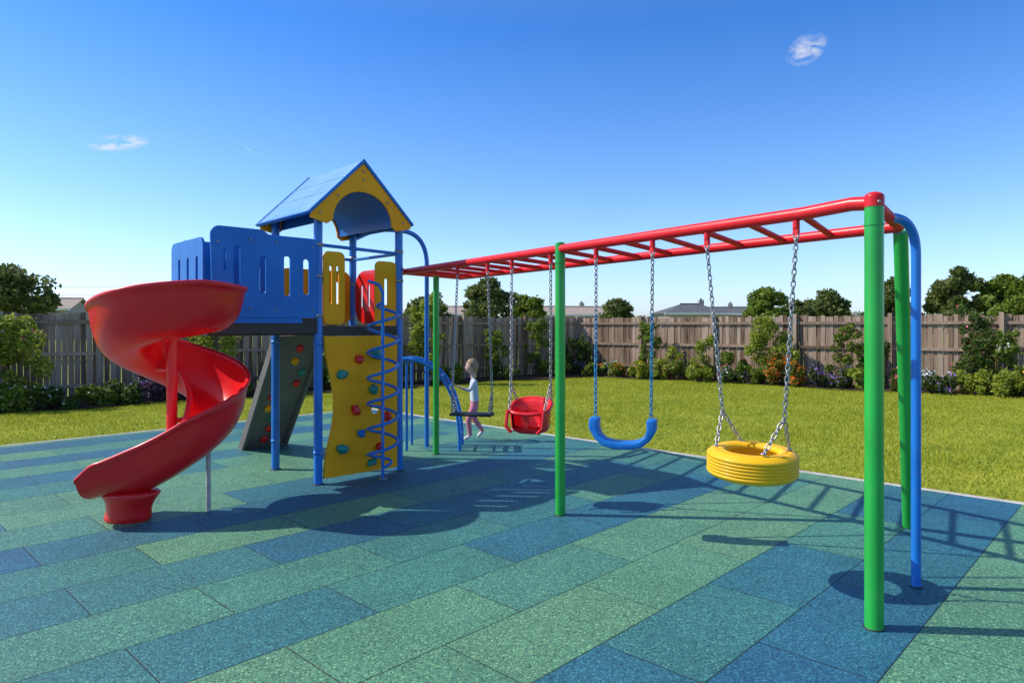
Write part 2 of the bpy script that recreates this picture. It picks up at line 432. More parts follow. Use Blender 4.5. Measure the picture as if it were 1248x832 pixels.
for s,off,h,r,m,fl in [(0.6,0.6,1.4,.45,LF_D,None),(2.9,.6,1.95,.42,LF_M,None),(3.7,.8,1.2,.45,LF_L,None),(4.8,.8,1.35,.5,LF_L,None),
    (5.5,.7,.9,.4,LF_M,None),(6.5,.7,2.0,.55,LF_L,None),(7.1,.7,1.5,.5,LF_L,None),(8.7,.6,1.95,.42,LF_M,FL_R),(9.3,.7,1.3,.4,LF_D,None),(11.5,.6,2.2,.55,LF_D,FL_R),(12.1,.8,1.7,.4,LF_M,FL_W),(13.6,.7,2.0,.6,LF_M,None),(15,.7,1.8,.6,LF_D,None)]:
    x,y=onR(s,off); shrub(x,y,h,r,m,flower=fl,nl=int(2100*r/.45*h/1.5),nfl=80)
for i,(s,off,h,r,m,fl,nf) in enumerate([(1.2,1.25,.35,.3,LF_M,FL_Y,60),(2.2,1.2,.4,.35,LF_M,FL_O,120),(3.1,1.35,.4,.35,LF_L,FL_Y,120),(3.6,1.3,.4,.35,LF_L,FL_R,60),(4.2,1.2,.45,.4,LF_M,FL_R,60),(5.0,1.5,.35,.4,LF_L,None,0),
    (5.8,1.3,.4,.35,LF_D,FL_W,80),(6.3,1.4,.45,.4,LF_M,None,0),(7.0,1.2,.6,.45,LF_M,FL_O,520),(7.5,1.3,.5,.35,LF_M,FL_O,350),(8.1,1.3,.5,.4,LF_D,FL_V,260),(8.7,1.3,.4,.4,LF_D,FL_V,240),(9.2,1.4,.45,.4,LF_L,None,0),
    (9.9,1.2,.4,.4,LF_D,FL_R,200),(10.6,1.3,.4,.4,LF_D,FL_W,320),(11.0,1.5,.35,.35,LF_D,FL_V,160),(11.5,1.3,.45,.4,LF_L,FL_Y,40),(12.0,1.4,.45,.45,LF_L,None,0),(12.7,1.3,.5,.45,LF_L,FL_Y,60),(13.5,1.4,.5,.5,LF_M,None,0)]):
    x,y=onR(s,off); shrub(x,y,h*1.1,r*1.1,m,name='flowering_plant',flower=fl,nl=1600,size=0.05,nfl=max(nf,1),fs=0.055)
for i in range(20):
    s=.6+i*.68+random.uniform(-.2,.2); m=random.choice([LF_L,LF_M,LF_M,LF_D,LF_L]); fl=random.choice([FL_O,FL_Y,FL_R,FL_V,FL_W,FL_R])
    x,y=onR(s,random.uniform(.8,1.15)); shrub(x,y,random.uniform(.32,.6),random.uniform(.28,.4),m,name='flowering_plant',flower=fl,nl=1200,size=.055,nfl=random.choice([30,80,180]),fs=.055)
for s,off,h,r,m,fl in [(1,.6,1.3,.45,LF_D,None),(2.4,.7,1.9,.45,LF_M,None),(4.2,.8,1.6,.45,LF_M,None),(6.6,.9,2.75,.55,LF_L,None),(7.5,.8,1.6,.45,LF_M,None),
    (8.6,.7,1.3,.45,LF_D,None),(9.6,.7,1.0,.45,LF_M,None),(10.6,.7,1.1,.5,LF_D,None),(12.2,.8,1.8,.62,LF_L,None),(15.9,.9,2.0,.55,LF_L,FL_R),(16.8,.8,2.2,.6,LF_L,None)]:
    x,y=onL(s,off); shrub(x,y,h,r,m,flower=fl,nl=int(2400*r/.45*h/1.5),nfl=60)
for s,off,h,r,m,fl,nf in [(2,1.3,.5,.4,LF_M,FL_Y,50),(4,1.3,.45,.4,LF_D,FL_W,50),(6,1.4,.5,.4,LF_M,None,0),(8,1.3,.5,.45,LF_D,None,0),(9.5,1.4,.45,.45,LF_M,None,0),(10.8,1.3,.6,.5,LF_D,FL_R,20),(11.8,1.4,.5,.5,LF_M,None,0),(12.7,1.2,.7,.5,LF_P,FL_V,110),
    (13.4,1.2,.7,.5,LF_P,FL_V,130),(14.0,1.3,.4,.45,LF_D,FL_W,50),(14.6,1.35,.35,.5,LF_M,None,0),(15.2,1.5,.35,.45,LF_D,FL_W,50),(15.8,1.5,.35,.5,LF_M,FL_W,50),(16.5,1.4,.4,.5,LF_D,None,0)]:
    x,y=onL(s,off); shrub(x,y,h,r,m,name='flowering_plant',flower=fl,nl=1700,size=0.05,nfl=max(nf,1),fs=0.04)
for x,y,h,r,m in [(-22.5,31,4.4,1.9,LF_T),(-17.2,31,2.9,1.4,LF_L),(-14.9,31,3.4,.8,LF_T),(-1.2,36,4.0,1.5,LF_T),(0.8,38,3.3,1.3,LF_M),(5.6,36,2.9,1.4,LF_T),(12.6,34,3.5,1.3,LF_M),(14.6,35,2.9,1.2,LF_T),(16.8,36,3.3,1.6,LF_T),
      (18.4,33,3.8,1.3,LF_T),(20.8,32,4.5,1.2,LF_T),(22.6,31,3.9,1.5,LF_M),(25.2,33,4.2,1.6,LF_M),(27.5,33,4.8,1.6,LF_T),(-5,40,3.3,1.5,LF_T)]:
    tree(x,y,h,r,m,nl=6500,size=0.15)
cs=[];rs=[]
for i in range(150):
    t=random.uniform(-1.0,1.0); x=t*130; y=145+random.uniform(-8,12)
    hh=3.4+2.0*mnoise.noise(V((t*9,0,0)))+random.uniform(-.3,.6)
    q=random.uniform(1.6,3.0); cs.append((x,y,hh-q*0.5)); rs.append((q*1.3,q,q*0.7))
vs=leaves(cs,rs,30000,0.6); npmesh('distant_trees',vs,30000,4,[LF_T])
def house(x,y,w,d,hw,hr,rm,ang=0,gable=False):
    e=empty('suburban_house'); e.location=(x,y,0); e.rotation_euler=(0,0,ang)
    b=MB(); b.box((0,0,hw/2-0.1),[(1,0,0),(0,1,0),(0,0,1)],[w/2,d/2,hw/2+0.1],BRICK)
    ow=w/2+.5; od=d/2+.5; rl=w/2-d/2+.4
    if gable:
        rl=ow
        b.add([(-w/2,-d/2,hw),(-w/2,d/2,hw),(-w/2,0,hr-.2)],[[0,1,2]],BRICK,False); b.add([(w/2,-d/2,hw),(w/2,d/2,hw),(w/2,0,hr-.2)],[[0,1,2]],BRICK,False)
    b.obj('walls',e)
    b=MB()
    vs=[(-ow,-od,hw),(ow,-od,hw),(ow,od,hw),(-ow,od,hw),(-rl,0,hr),(rl,0,hr)]
    b.add(vs,[[0,1,5,4],[2,3,4,5]]+([] if gable else [[1,2,5],[3,0,4],[3,2,1,0]]),rm,False)
    b.tube([(-rl,0,hr+.03),(rl,0,hr+.03)],.12,rm,seg=8)
    b.obj('roof',e)
    b=MB(); b.box((w*.22,d*.12,hr-.1),[(1,0,0),(0,1,0),(0,0,1)],[.35,.35,.75],BRICK); b.tube([(w*.22,d*.12,hr+.6),(w*.22,d*.12,hr+.9)],.14,TILE,seg=8); b.obj('chimney',e)
    b=MB()
    for i in(-.3,.05,.35): b.box((w*i,-d/2-.02,hw*.6),[(1,0,0),(0,1,0),(0,0,1)],[.8,.04,.6],GLASS)
    b.obj('windows',e)
    b=MB(); b.box((0,-od-.06,hw-.03),[(1,0,0),(0,1,0),(0,0,1)],[ow+.06,.06,.13],TRIM); b.obj('gutter',e)
    b=MB(); b.box((w*.2,-d/2-.04,1.0),[(1,0,0),(0,1,0),(0,0,1)],[.45,.04,1.0],TRIM); b.obj('door',e)
house(25.5,98,9,7,3.3,4.7,TILE,0.1); house(33,108,7,6,3.4,4.5,TILE,-.2,True); house(8.5,104,11,7,3.2,4.5,TILER,0.2,True); house(15,112,6,6,3.3,4.5,TILE,0.1)
house(-9,100,10,7,3.2,4.4,TILER,0,True); house(-60,84,12,8,3.6,5.0,TILER,0.25,True); house(45,104,11,7,3.3,4.8,TILER,0.3); house(-45,100,10,7,3,4.1,TILE,0)
e=empty('utility_pole'); b=MB()
b.tube([(-22.5,58,-0.2),(-22.5,58,5.3)],[.14,.1],BARK,seg=10); b.box((-22.5,58,5.0),[(1,.3,0),(-.3,1,0),(0,0,1)],[.8,.05,.06],BARK); b.obj('pole',e)
b=MB()
for k,(z0,z1) in enumerate([(5.7,5.0),(5.1,4.2)]):
    pts=[V((-70+47.5*t,66-8*t,z0+(z1-z0)*t-1.2*t*(1-t)*0.6)) for t in [i/14 for i in range(15)]]
    b.tube(pts,0.014,BLK,seg=5)
b.obj('wires',e)

# ------------------------------------------------------------------ play tower
UP=(0,0,1)
A=V((-1.96,6.9,0));B=V((-1.26,7.6,0));C=V((-2.64,7.62,0));D=V((-1.94,8.32,0)); E=V((-2.73,6.13,0)); G=E+(C-A)*.93
tower=empty('play_tower')
ab=(B-A).normalized(); ac=(C-A).normalized(); nab=V((ab.y,-ab.x,0))
b=MB()
for p,h in((A,2.78),(B,2.72),(C,2.78),(D,2.72)):
    b.tube([p,p+V((0,0,h))],0.044,BLUEM,seg=20)
    b.lathe([(0.0,0.0),(0.06,0.0),(0.06,0.006),(0.0,0.006)],p+V((0,0,0.001)),BLK,seg=20)
for p in (G,):
    b.tube([p+V((0.05,-.02,1.5)),p+V((0.05,-.02,2.2))],0.03,BLUEM,seg=16)
for p in (A,B,C,D):
    for z in(0.32,1.42,1.7,2.1,2.42):
        b.lathe([(0.044,-.016),(0.05,-.016),(0.05,.016),(0.044,.016)],p+V((0,0,z)),BLUEM if z<1.5 else STEEL,seg=16)
        q=p+V((nab.x,nab.y,0))*0.052+V((0,0,z)); b.blob(q,(.009,.009,.009),BRASS,seg=8,rings=5)
b.obj('posts',tower)
b=MB(); c=(A+B+C+D)/4
b.box((c.x,c.y,1.55),[ab,ac,UP],[(B-A).length/2+.02,(C-A).length/2+.02,.05],DARK)
c=(A+E+C+G)/4-ab*0.02
b.box((c.x,c.y,1.553),[ab,ac,UP],[(E-A).length/2-.02,(C-A).length/2-.03,.045],DARK)
b.obj('deck',tower,bevel=0.008)
b=MB(); p=(A+E)/2+nab*0.03; b.box((p.x,p.y,1.6),[ab,nab,UP],[(E-A).length/2-.03,.012,.075],DARK)
p=(A+E)/2+nab*0.046; b.box((p.x,p.y,1.655),[ab,nab,UP],[(E-A).length/2-.2,.01,.03],BLUE)
b.obj('fascia',tower,bevel=0.004)
Lp=(E-A).length
x1=Lp-0.05
def seg_arc(cx,cy,r,a0,a1,n=6): return [(cx+r*math.cos(math.radians(a0+(a1-a0)*i/n)),cy+r*math.sin(math.radians(a0+(a1-a0)*i/n))) for i in range(n+1)]
H=0.78
outer=seg_arc(x1-.05,.05,.05,-90,0)+seg_arc(x1-.05,H-.05,.05,0,90)+[(0.56,H),(0.53,H+.005),(0.49,H+.035),(0.46,H+.04)]+seg_arc(.08,H-.04,.08,90,180)+seg_arc(.07,.05,.05,180,270)
holes=[]
for hx,y0,y1 in((.20,.28,.66),(.445,.22,.58),(.69,.2,.60),(.89,.22,.58)):
    holes.append(rr(hx,y0,hx+.07,y1,.034))
holes.append(rr(.11,.42,.14,.62,.014,3))
panel('barrier_panel',outer,holes,.022,E+nab*0.055+V((0,0,1.68)),ab,UP,BLUE,tower)
b=MB()
for hx,hy in((.06,.08),(.06,.68),(.36,.08),(.36,.72),(.62,.08),(.62,.72),(x1-.05,.08),(x1-.05,.70)):
    p=E+ab*hx+nab*.068+V((0,0,1.68+hy)); b.blob(p,(.012,.012,.012),STEEL,seg=10,rings=6)
b.obj('bolts',tower)
panel('barrier_panel',rr(0.02,0,.88,.78,.08),[rr(.14,.25,.20,.62,.03),rr(.38,.25,.44,.62,.03),rr(.62,.25,.68,.62,.03)],.022,E-ab*0.03+V((0,0,1.62)),ac,UP,BLUE,tower)
panel('barrier_panel',rr(0.05,0,Lp-.02,.80,.08),[rr(.2,.25,.28,.6,.04),rr(.5,.25,.58,.6,.04),rr(.8,.25,.88,.6,.04)],.022,G+V((0,0,1.66)),ab,UP,BLUE,tower)
Lw=(B-A).length
def wavy(y): return 0.05+0.11*math.sin((y-0.05)/1.42*math.pi)**2
wl=[]
for i in range(17):
    y=1.46-1.40*i/16; wl.append((wavy(y),y))
wo=[(Lw-.055,.02)]+[(Lw-.055,1.46)]+wl+[(0.05,.03)]
panel('climbing_wall',wo,[rr(.60,.62,.71,.73,.054)],.03,A+nab*0.03+V((0,0,.03)),ab,UP,YEL,tower)
b=MB()
def hold(o,a,n,x,z,rx,rz,mat):
    rot=Matrix((a,n,V(UP))).transposed(); 
    rot=rot@Matrix.Rotation(random.uniform(-.6,.6),3,'Y')
    b.blob(o+a*x+V((0,0,z))+n*.02,(rx,.038,rz),mat,rot=rot,seg=14,rings=9,lump=.5)
    b.blob(o+a*x+V((0,0,z))+n*.058,(.008,.004,.008),STEEL,rot=rot,seg=8,rings=4)
o=A+nab*.045
for x,z,rx,rz,m in((.24,1.10,.06,.045,TEAL),(.40,.72,.045,.06,RED),(.25,.33,.07,.045,TEAL),(.62,.92,.05,.05,TEAL),(.66,1.30,.055,.06,TEAL),(.70,.30,.05,.045,RED),(.47,.47,.045,.04,BLUE),(.44,1.25,.045,.045,RED),(.80,.62,.045,.05,RED),(.60,.15,.06,.035,TEAL)):
    hold(o,ab,nab,x,z,rx,rz,m)
b.obj('climbing_holds',tower)
panel('yellow_panel',rr(.06,0,.30,.74,.06),[rr(.12,.2,.155,.6,.017),rr(.20,.2,.235,.6,.017)],.02,A+V((0,0,1.62)),ab,UP,YEL,tower)
panel('yellow_panel',rr(.68,-.05,.95,.68,.06),[rr(.79,.2,.84,.5,.024)],.02,A+V((0,0,1.62)),ab,UP,YEL,tower)
panel('red_panel',rr(.02,0,.62,.62,.2),[rr(.14,.18,.19,.46,.024),rr(.30,.18,.35,.46,.024),rr(.45,.18,.5,.46,.024)],.02,D+(B-D).normalized()*0.05+V((0,0,1.63)),(B-D),UP,RED,tower)
panel('yellow_panel',rr(.04,0,.95,.62,.1),[rr(.2,.15,.28,.5,.04),rr(.46,.15,.54,.5,.04),rr(.72,.15,.80,.5,.04)],.02,C+V((0,0,1.63)),ab,UP,YEL,tower)
b=MB()
b.tube([A+V((0,0,2.42)),B+V((0,0,2.40))],.018,BLUEM,seg=12)
b.tube([B+V((0,0,2.40)),D+V((0,0,2.40))],.018,BLUEM,seg=12)
b.tube([C+V((0,0,2.40)),D+V((0,0,2.40))],.018,BLUEM,seg=12)
b.obj('rails',tower)
rf=empty('roof'); rf.parent=tower
mid=(A+B)/2-ab*.04; hw=.60; y0=-.13; y1=(C-A).length+.10
EA=2.72; RZ=3.30
def RP(s,t,z): p=mid+ab*s+ac*t; return V((p.x,p.y,z))
b=MB()
for sg in(-1,1):
    e0=RP(sg*hw,y0,EA); r0=RP(0,y0,RZ); e1=RP(sg*hw,y1,EA); r1_=RP(0,y1,RZ)
    d=(e0-r0).normalized(); nn=d.cross(ac)*(-sg); nn=nn if nn.z>0 else -nn
    cc=(e0+r1_)/2+nn*.012
    b.box(cc,[d,ac,nn],[(e0-r0).length/2+.02,(y1-y0)/2,.009],ROOFL)
    for t in(y0-.0,y1+.0):
        m=(RP(sg*hw,t,EA)+RP(0,t,RZ))/2+nn*.014
        b.box(m,[d,ac,nn],[(e0-r0).length/2+.03,.016,.015],BLUE)
    m=(e0+e1)/2+nn*.012+d*.02; b.box(m,[d,ac,nn],[.014,(y1-y0)/2-.02,.018],BLUE)
    for q_ in(.3,.6): 
        m=r0.lerp(e0,q_)+ac*((y1-y0)/2)+nn*.022; b.box(m,[d,ac,nn],[.010,(y1-y0)/2-.03,.006],ROOFL)
b.obj('roof_sheets',rf,bevel=0.004)
outer=[(-hw,-.05)]+[(-.42,-.09)]+[(.36*math.cos(a),-.05+.33*math.sin(a)) for a in [math.pi*(1-i/18) for i in range(19)]]+[(.42,-.09),(hw,-.05),(hw,.015),(0.0,RZ-EA-.012),(-hw,.015)]
for t in(y0+.012,y1-.035):
    panel('gable',outer,[],.022,RP(0,t,EA),ab,UP,YEL,rf)
b=MB(); vs=[]
for t in(y0+.03,y1-.05):
    for i in range(19):
        a=math.pi*(1-i/18); vs.append(RP(.375*math.cos(a),t,EA-.05+.345*math.sin(a)))
b.add(vs,[[i,i+1,20+i-0,19+i] for i in range(18)],BLUE,True)
b.obj('vault_ceiling',rf)
b=MB()
for s,z in((-.50,.0),(.50,.0),(-.3,.2),(.3,.2),(0,.40),(0,.49)):
    p=RP(s,y0-.002,EA+z); b.blob(p,(.013,.013,.013),STEEL,seg=8,rings=5)
b.obj('bolts',rf)

cc_=empty('coil_climber'); b=MB()
base=A+ab*.60+nab*.26; 
b.tube([base,base+V((0,0,1.95))]+[base+V((0,0,1.95))+(-nab*.07)+V((0,0,.08)),base-nab*.26+V((0,0,2.08))],.017,BLUEM,seg=12)
pts=[]
for i in range(260):
    t=i/259; a=t*2*math.pi*6.5; r=.155
    if t<.03: r*=t/.03
    if t>.97: r*=(1-t)/.03
    pts.append(base+V((r*math.cos(a),r*math.sin(a),.12+1.72*t)))
b.tube(pts,.016,BLUEM,seg=10)
b.obj('coil',cc_)
b=MB(); b.lathe([(0,0),(.05,0),(.05,.008),(0,.008)],base+V((0,0,.001)),STEEL,seg=20); b.obj('foot',cc_)

b=MB()
b.tube([V((-1.94,8.36,2.66)),V((-1.7,8.5,2.8)),V((-1.5,8.7,2.82))]+arcpts((-1.42,8.78,2.82),(-1.15,9.0,2.82),(-1.13,9.05,2.45),12)+[V((-1.13,9.05,0))],.03,BLUEM,seg=14)
b.obj('firemans_pole')

al=empty('arch_ladder'); b=MB(); rails=[]
for Y in(8.75,9.2):
    pts=[V((-1.62,Y-.1,1.16))]+[V((-1.35+.68*math.sin(a),Y,1.17*max(0,math.cos(a))**0.8)) for a in [math.pi/2*i/16 for i in range(17)]]
    rails.append(pts); b.tube(pts,.022,BLUEM,seg=12)
    b.tube([V((-1.35,Y,1.16)),V((-1.35,Y,0))],.018,BLUEM,seg=12)
b.obj('rails',al); b=MB()
for i in(1,4,6,8,10,12,14,16):
    b.tube([rails[0][i],rails[1][i]],.014,BLUEM,seg=10)
b.obj('rungs',al)

rk=empty('climbing_ramp'); 
top=V((-2.46,7.95,1.50)); bot=V((-3.30,9.05,0.0)); dv=(bot-top); side=V((.72,.69,0)).normalized()
sd=dv.normalized(); side=(side-sd*side.dot(sd)).normalized(); nn=sd.cross(side).normalized(); nn=nn if nn.z>0 else -nn
b=MB(); c=(top+bot)/2
b.box(c,[sd,side,nn],[dv.length/2,.27,.02],GREYP)
for k in(-1,1): b.box(c+side*.29*k,[sd,side,nn],[dv.length/2,.02,.06],GREYP)
b.obj('board',rk,bevel=.006)
b=MB(); rot=Matrix((sd,side,nn)).transposed()
for i in range(9):
    p=top+dv*(.10+.10*i)+side*random.uniform(-.17,.17)
    for k in(-1,1): b.blob(p+nn*.03*k,(.055,.045,.035),[RED,YEL,TEAL,RED][(i+(k>0))%4],rot=rot,seg=12,rings=8,lump=.5)
b.obj('climbing_holds',rk)

# ------------------------------------------------------------------ spiral slide
sl=empty('spiral_slide')
CX,CY,R=-3.0,6.02,.385
th_k=[20,0,-90,-180,-270,-360,-430,-455]; z_k=[1.60,1.585,1.49,1.26,.96,.63,.34,.235]
ths=np.arange(4,-456,-4.0); zz=np.interp(-ths,-np.array(th_k[0:]),z_k)
ker=np.ones(15)/15; zp=np.pad(zz,7,mode='edge'); zs=np.convolve(zp,ker,'valid'); zs[0]=zz[0]
path=[];nor=[]
for t,z in zip(ths,zs):
    a=math.radians(t); path.append(V((CX+R*math.cos(a),CY+R*math.sin(a),float(z)))); nor.append(V((math.cos(a),math.sin(a),0)))
tl=(path[-1]-path[-2]); tl.z=0; tl.normalize()
p=path[-1]; nl=nor[-1]; 
for i in range(1,11):
    path.append(p+tl*.04*i+V((0,0,-.007*i if i<6 else -.035-.002*(i-5)))); nor.append(nl)
def prof(outer_h,inner_h,hw):
    ins=[]
    n=14
    for i in range(n+1):
        u=-1+2*i/n
        hgt=(inner_h if u<0 else outer_h)
        ins.append((hw*math.copysign(abs(math.sin(u*math.pi/2))**0.9,u), hgt*(1-math.cos(u*math.pi/2))**1.15))
    t=.02
    li=ins[0]; lo=ins[-1]
    lip_o=[(lo[0]+.012,lo[1]+.018),(lo[0]+.04,lo[1]+.018),(lo[0]+.052,lo[1]+.0),(lo[0]+.045,lo[1]-.03),(lo[0]+.024,lo[1]-.03)]
    lip_i=[(li[0]-.024,li[1]-.03),(li[0]-.045,li[1]-.03),(li[0]-.052,li[1]),(li[0]-.04,li[1]+.018),(li[0]-.012,li[1]+.018)]
    outs=[]
    for (x,y) in ins[::-1][1:-1]:
        k=abs(x)/hw
        outs.append((x+math.copysign(t*k,x),y-t*1.4*(1-k*.5)-.006))
    return ins+lip_o+outs+lip_i
vs=[];m=None; nP=len(path)
for i,(p,nn) in enumerate(zip(path,nor)):
    k=max(0,(i-(nP-20))/20)
    oh=.40*(1-.45*k); ih=.27*(1-.2*k)
    if i<12: oh=.32+.08*i/12; ih=.32-.05*i/12
    # rounded end lip: last few sections lift & shrink
    e_=max(0,(i-(nP-4))/3)
    pr=prof(oh*(1-.25*e_),ih*(1-.25*e_),.22+.04*k)
    m=len(pr)
    bank=.10*(1-k)
    for (x,h) in pr: vs.append(p+nn*x+V((0,0,h+x*bank-.018*e_*e_)))
fs=[]
for i in range(nP-1):
    for j in range(m):
        j2=(j+1)%m; fs.append([i*m+j,(i+1)*m+j,(i+1)*m+j2,i*m+j2])
b=MB(); b.add(vs,fs,RED,True)
for i in(0,nP-1):
    o_=i*m
    ring=[vs[o_+j] for j in range(m)]
    ins=ring[:15]; outs=ring[20:33]; 
    ff=[]
    cap=ins+outs
    for j in range(13-1):
        ff.append([j+1,j+2,15+12-(j+1),15+12-j])
    b.add(cap,ff,RED,False)
    b.add(ring,[[14,15,16,17,18,19,20],[0,34+3,34+2,34+1,34,33,32]] if m>=38 else [],RED,False)
so=b.obj('slide_chute',sl)
sm=so.modifiers.new('sub','SUBSURF'); sm.levels=1; sm.render_levels=1
b=MB()
b.tube([(CX,CY,.55),(CX,CY,1.62)],.045,RED,seg=20)
for t in(-90,-200,-330,-390):
    i=int((4-t)/4); q=path[i]; b.tube([(CX,CY,max(.58,q.z+.02)),(q.x*.45+CX*.55,q.y*.45+CY*.55,max(.58,q.z+.02))],.022,RED,seg=10)
b.obj('centre_column',sl)
# moulded foot blended under the exit: oval, flowing into the chute underside
b=MB(); fx=path[-1]-tl*.24
vs=[];sg_=32; lays=[(0,.90),(.015,.97),(.05,.95),(.10,.93),(.15,1.0),(.19,1.12),(.225,1.22),(.245,1.1)]
for z,k in lays:
    for i in range(sg_):
        a=2*math.pi*i/sg_; lx_=.19*k*math.cos(a)-.03*(z/.22); ly_=.135*k*math.sin(a); vs.append(V((fx.x,fx.y,z))-tl*lx_*-1+nl*ly_)
fs=[[r_*sg_+i,r_*sg_+(i+1)%sg_,(r_+1)*sg_+(i+1)%sg_,(r_+1)*sg_+i] for r_ in range(len(lays)-1) for i in range(sg_)]+[[(len(lays)-1)*sg_+i for i in range(sg_)]]
b.add(vs,fs,RED,True)
b.obj('exit_foot',sl)
b=MB(); q=path[-30]; b.tube([(q.x,q.y,0),(q.x,q.y,q.z-.02)],.02,CONC,seg=10)
b.obj('support_leg',sl)

# ------------------------------------------------------------------ monkey bar frame
fr=empty('monkey_bar_swing_frame')
R0=V((1.92,3.62,0)); Lend=V((-1.34,8.30,0)); ax=(Lend-R0).normalized(); LL=(Lend-R0).length
pr_=V((.82,.57,0)).normalized(); OFF=pr_*1.0+ax*.40
ZR=2.25
def r1(s): return R0+ax*s
b=MB()
pts=[R0+V((0,0,ZR))]+[r1(.12)+V((0,0,ZR+.012)),r1(.4)+V((0,0,ZR+.0))]+[r1(s)+V((0,0,ZR)) for s in np.linspace(.8,LL-.3,12)]+[r1(LL-.05)+V((0,0,ZR))]
b.tube(pts,.038,REDM,seg=18)
e2=R0+OFF
pts=[r1(s)+OFF+V((0,0,ZR)) for s in np.linspace(0.25,LL-.1,14)]
b.tube([e2-ax*.05+V((0,0,ZR))]+pts,.038,REDM,seg=18)
b.tube([R0+V((0,0,ZR)),e2-ax*.05+V((0,0,ZR))],.033,REDR,seg=16)
b.tube([r1(LL-.05)+V((0,0,ZR)),r1(LL-.1)+OFF+V((0,0,ZR))],.033,REDM,seg=16)
b.tube([r1(LL-.05)+V((0,0,ZR)),V((B.x,B.y,ZR+.02))],.026,REDM,seg=14)
s=.42
b.obj('side_rails',fr)
b=MB()
while s<LL-.2:
    b.tube([r1(s)+V((0,0,ZR-.005)),r1(s)+OFF+V((0,0,ZR-.005))],.021,REDR,seg=12); s+=.375
b.obj('rungs',fr)
b=MB()
Mp=V((.41,5.79,0)); Mp=r1((Mp-R0).dot(ax))
b.tube([R0,R0+V((0,0,ZR-.01))],.047,GREEN,seg=28)
b.tube([Mp,Mp+V((0,0,ZR+.045))],.043,GREEN,seg=24)
Fp=r1(LL-.22)+OFF*.45
b.tube([Fp,Fp+V((0,0,ZR-.03))],.038,GREEN,seg=20)
b.tube([V((3.15,5.42,0)),e2+V((.06,0,ZR-.03))],.045,GREEN,seg=20)
b.obj('posts',fr)
b=MB()
b.blob(R0+V((0,0,ZR+.03)),(.05,.05,.03),REDM,seg=18,rings=10)
b.tube([R0+V((0,0,ZR-.02)),R0+V((0,0,ZR+.03))],.05,REDM,seg=24)
for p,rr_ in((R0,.051),(Mp,.047)):
    b.tube([p+V((0,0,ZR-.12)),p+V((0,0,ZR-.108))],rr_,GREEN,seg=24)
b.blob(Mp+V((0,0,ZR+.045)),(.044,.044,.016),GREEN,seg=18,rings=8)
for p in(R0,Mp,Fp,V((3.15,5.42,0))): b.lathe([(0,0),(.052,0),(.052,.005),(0,.005)],p+V((0,0,.001)),BLK,seg=24)
b.blob(R0+V((0,-.052,ZR+.0)),(.010,.006,.010),STEEL,seg=10,rings=6)
b.obj('brackets',fr)
b=MB()
m0=R0+OFF*.34+V((0,0,ZR-.0))
b.tube([m0]+arcpts((2.28,4.10,ZR+.0),(2.48,4.19,ZR+.01),(2.48,4.19,ZR-.22),12)+[V((2.48,4.19,0))],.028,BLUEM,seg=18)
b.lathe([(0,0),(.036,0),(.036,.006),(0,.006)],V((2.48,4.19,.001)),BLK,seg=20)
b.obj('blue_brace_pole',fr)

# ------------------------------------------------------------------ chains
def torus_link(c,t,side,mat,b,L_=.036,W=.022,r=.0045,seg=14,rs=6):
    c=V(c); vs=[];fs=[]
    n=t.cross(side).normalized()
    for i in range(seg):
        a=2*math.pi*i/seg; ca,sa=math.cos(a),math.sin(a)
        pc=c+t*(L_/2*ca)+side*(W/2*sa); out=(t*ca*W+side*sa*L_).normalized()
        for k in range(rs):
            q=2*math.pi*k/rs; vs.append(pc+out*math.cos(q)*r+n*math.sin(q)*r)
    for i in range(seg):
        i2=(i+1)%seg
        for k in range(rs):
            k2=(k+1)%rs; fs.append([i*rs+k,i2*rs+k,i2*rs+k2,i*rs+k2])
    b.add(vs,fs,mat,True)
def chain(p,q,b,mat,mat2=None,frac=.0,L_=.038,W=.024,r=.0046):
    p,q=V(p),V(q); d=(q-p); ln=d.length; t=d.normalized()
    n=max(2,int(round(ln/(L_-.002)))); 
    s0=t.cross(V((0,1,0))).normalized(); s1=t.cross(s0).normalized()
    s0,s1=(s0+s1).normalized(),(s0-s1).normalized()
    for i in range(n):
        f=(i+.5)/n
        torus_link(p+d*f,t,s0 if i%2 else s1,(mat2 if (mat2 and f>frac) else mat),b,L_+.008,W,r)
def hanger(p,b):
    b.tube([p+V((0,0,.045)),p+V((0,0,-.05))],.02,REDM,seg=12)
    b.box(p+V((0,0,-.055)),[ax,pr_,UP],[.016,.012,.03],REDM)
    torus_link(p+V((0,0,-.095)),V((0,0,1)),ax,STEEL,b,.05,.032,.006)
def railpt(x,y):
    s=(V((x,y,0))-R0).dot(ax); return r1(s)+V((0,0,ZR-.03))
ts=empty('tire_swing'); h1=railpt(1.66,3.99);h2=railpt(1.29,4.52)
b=MB(); hanger(h1,b);hanger(h2,b); b.obj('hangers',ts)
tc=(h1+h2)/2; tc=V((tc.x+.02,tc.y,.75))
b=MB()
po=[(.150,.055),(.160,.075),(.18,.086),(.205,.088),(.208,.084),(.213,.088),(.23,.086),(.25,.077),(.263,.064)]
g=[]
for z in (.05,.030,.010,-.010,-.030,-.05):
    g+= [(.272,z+.0065),(.273,z-.0065),(.266,z-.0085),(.266,z-.0115)]
po2=[(x,-y) for x,y in po[::-1]]
prof_=po+g[:-2]+po2+[(.16,-.075),(.175,-.05),(.20,-.0),(.175,.045)]
b.lathe(prof_,tc,TYRE,seg=72,rot=Matrix.Rotation(math.radians(3),3,'X'))
b.obj('tyre',ts,bevel=0)
b=MB()
